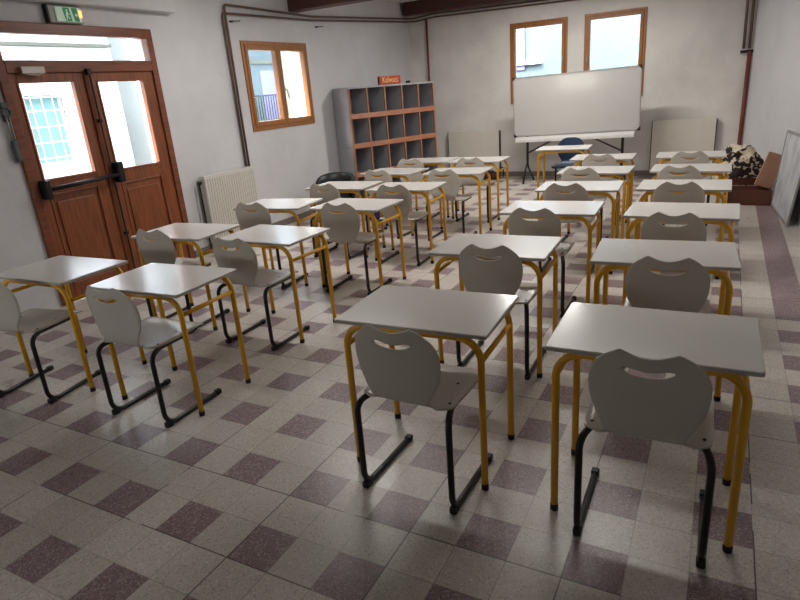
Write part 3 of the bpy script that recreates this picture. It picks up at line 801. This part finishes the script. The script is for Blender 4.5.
bag('cloth_bag', (-3.70, 10.5, 0), (.34, .2, .13), 'maroon', 'dark maroon bag on the floor by the cream radiator left of the whiteboard')
bag('school_bag', (-4.15, 7.05, 0), (.34, .22, .34), 'purple', 'dark purple bag on the floor between the desks and the pigeonhole shelf', .3)

# ------------------------------------------------------------------ outside
st(bx('street_ground', 'street', (-32, 12, -16, 34, -.3, -.16)), 'street outside')
r = empty('house', (-9.5, 5.0, -.15)); tag(r, 'white rendered house across the street seen through the left door pane', 'building')
bm = bmesh.new(); y0, y1 = .73, 1.44
box(bm, -3, 0, -8, y0, 0, 6.5); box(bm, -3, 0, y1, 2.55, 0, 6.5); box(bm, -3, 0, y0, y1, 0, 1.15); box(bm, -3, 0, y0, y1, 2.17, 6.5); obj('wall', bm, 'outwhite', r)
bm = bmesh.new(); frame_rect(bm, 0, -.02, .03, y0 - .02, y1 + .10, 1.05, 2.22, .10, .10, .05); wf = obj('window_surround', bm, 'brick', r)
bx('shutter', 'teal', (-.16, -.12, y0, y1, 1.15, 2.17), r)
bm = bmesh.new()
for k in range(5): tube(bm, [(.02, y0 + (y1 - y0) * k / 4, 1.12), (.02, y0 + (y1 - y0) * k / 4, 2.2)], .007, 6)
for z in (1.22, 1.46, 1.7, 1.94, 2.14): tube(bm, [(.03, y0 - .05, z), (.03, y1 + .05, z)], .010, 6)
obj('window_grille', bm, 'outwhite', r)
bx('eave_ledge', 'outcream_dim', (0, .12, -8, 2.5, 2.88, 2.93), r)
r = empty('annex_building', (-10.2, 8.25, -.15)); tag(r, 'plain pale grey building seen through the right door pane', 'building')
bx('wall', 'outgrey', (-3.0, 2.1, 0, 1.15, 0, 4.6), r); bx('coping', 'outwhite', (-3.05, 2.16, -.06, 1.2, 3.30, 3.38), r)
r = empty('annex_building', (-11.5, 14.85, -.15)); tag(r, 'plain cream building seen through the right half of the left window', 'building')
bx('wall', 'outcream_dim', (0, 2.2, 0, 5.0, 0, 6.2), r); bx('coping', 'outwhite', (-.05, 2.25, -.05, 5.05, 6.2, 6.3), r)
r = empty('house', (-20.0, 22.0, -.15)); tag(r, 'far pale house with a balcony seen through the left half of the left window', 'building')
bx('wall', 'outblue_dim', (-4, 0, -4, 8, 0, 8), r)
bx('balcony_slab', 'outcream_dim', (0, .9, -1.0, 5, .75, .95), r); bx('window_opening', 'teal', (0, .03, 3.6, 4.6, 1.6, 2.9), r)
bm = bmesh.new()
for k in range(34): tube(bm, [(.85, -1 + 6 * k / 33, .95), (.85, -1 + 6 * k / 33, 2.05)], .022, 5)
tube(bm, [(.85, -1, 2.05), (.85, 5, 2.05)], .03, 6); obj('railing', bm, 'dark', r)
bx('door_opening', 'lav', (.0, .02, 2.0, 3.2, .95, 3.2), r); bx('ledge', 'outcream_dim', (0, .1, -4, 8, 3.5, 3.65), r)
r = empty('house', (-2.5, 15.0, -.15)); tag(r, 'pale rendered house seen through the two windows above the whiteboard', 'building')
bx('wall', 'outblue_dim', (-6.7, 9, 0, 4, 0, 7.5), r)
bx('shutter', 'lav', (-2.10, -1.86, -.05, 0, 2.05, 3.2), r); bx('window_sill', 'outwhite', (-2.1, -1.45, -.12, 0, 2.16, 2.22), r)
bx('shutter', 'lav', (-.5, -.4, -.04, 0, 3.2, 3.7), r)

# ------------------------------------------------------------------ fill lamps added on the ceiling, out of view, to brighten the room
def lamp(x, y, e, label):
    r = empty('added_ceiling_lamp', (x, y, ZC)); tag(r, label, 'lamp', 'added ceiling fill lamps')
    bx('housing', 'fill_lamp_body', (-.62, .62, -.10, .10, -.09, 0), r, .01)
    ld = bpy.data.lights.new('added_fill_light', 'AREA'); ld.shape = 'RECTANGLE'; ld.size = 1.2; ld.size_y = .16; ld.energy = e; ld.color = (1., .965, .93)
    lo = bpy.data.objects.new('added_fill_light', ld); C.objects.link(lo); lo.parent = r; lo.location = (0, 0, -.095)
LE = 34
lamp(-3.4, 5.2, LE, 'added white fill lamp above the middle of the left desks')
lamp(-.9, 5.2, LE * .8, 'added white fill lamp above the middle of the right desks')
lamp(-2.3, 8.7, LE * 1.7, 'added white fill lamp in front of the whiteboard')

# ------------------------------------------------------------------ daylight
def portal(name, loc, rot, sx, sy):
    ld = bpy.data.lights.new(name, 'AREA'); ld.shape = 'RECTANGLE'; ld.size = sx; ld.size_y = sy; ld.cycles.is_portal = True
    o = bpy.data.objects.new(name, ld); C.objects.link(o); o.location = loc; o.rotation_euler = rot
portal('daylight_door', (XL - .1, (DY0 + DY1) / 2, 1.75), (0, -PI / 2, 0), 1.4, 1.6)
portal('daylight_window', (XL - .1, (WL[0] + WL[1]) / 2, 1.85), (0, -PI / 2, 0), 1.1, 1.36)
for W in (W1, W2): portal('daylight_window', ((W[0] + W[1]) / 2, YB + .1, 1.94), (-PI / 2, 0, 0), W[1] - W[0], 1.3)
for W in (WF1,): portal('daylight_window', ((W[0] + W[1]) / 2, YF - .1, (W[2] + W[3]) / 2), (PI / 2, 0, 0), W[1] - W[0], W[3] - W[2])  # portal of the added window behind the viewer

w = bpy.data.worlds.new('sky'); S.world = w; w.use_nodes = True
nt = w.node_tree; bg = nt.nodes['Background']
sky = nt.nodes.new('ShaderNodeTexSky'); sky.sky_type = 'NISHITA'; sky.sun_disc = False; sky.sun_elevation = math.radians(48); sky.sun_rotation = math.radians(200); sky.air_density = 1.2; sky.dust_density = 3.
hsv = nt.nodes.new('ShaderNodeHueSaturation'); hsv.inputs['Saturation'].default_value = .45
nt.links.new(sky.outputs[0], hsv.inputs['Color']); nt.links.new(hsv.outputs[0], bg.inputs['Color'])
bg.inputs['Strength'].default_value = 2.45

# ------------------------------------------------------------------ camera
yaw, pitch, roll, Hc, F = 0.506081581, 0.340554906, -0.0806078233, 1.67737107, 591.7312
cam = bpy.data.cameras.new('camera'); co = bpy.data.objects.new('camera', cam); C.objects.link(co)
f = Vector((-math.sin(yaw) * math.cos(pitch), math.cos(yaw) * math.cos(pitch), -math.sin(pitch)))
rr = Vector((math.cos(yaw), math.sin(yaw), 0)); u = rr.cross(f)
r2 = math.cos(roll) * rr + math.sin(roll) * u; u2 = -math.sin(roll) * rr + math.cos(roll) * u
M = Matrix((r2, u2, -f)).transposed().to_4x4(); M.translation = (0, 0, Hc); co.matrix_world = M
cam.sensor_width = 36; cam.lens = F / 800 * 36; cam.clip_start = .05
S.camera = co
S.view_settings.view_transform = 'Standard'; S.view_settings.look = 'None'; S.view_settings.gamma = 1; S.view_settings.exposure = 0.44
S.view_settings.use_curve_mapping = False
S.cycles.max_bounces = 10; S.cycles.diffuse_bounces = 5; S.cycles.transparent_max_bounces = 12
S.cycles.use_denoising = True
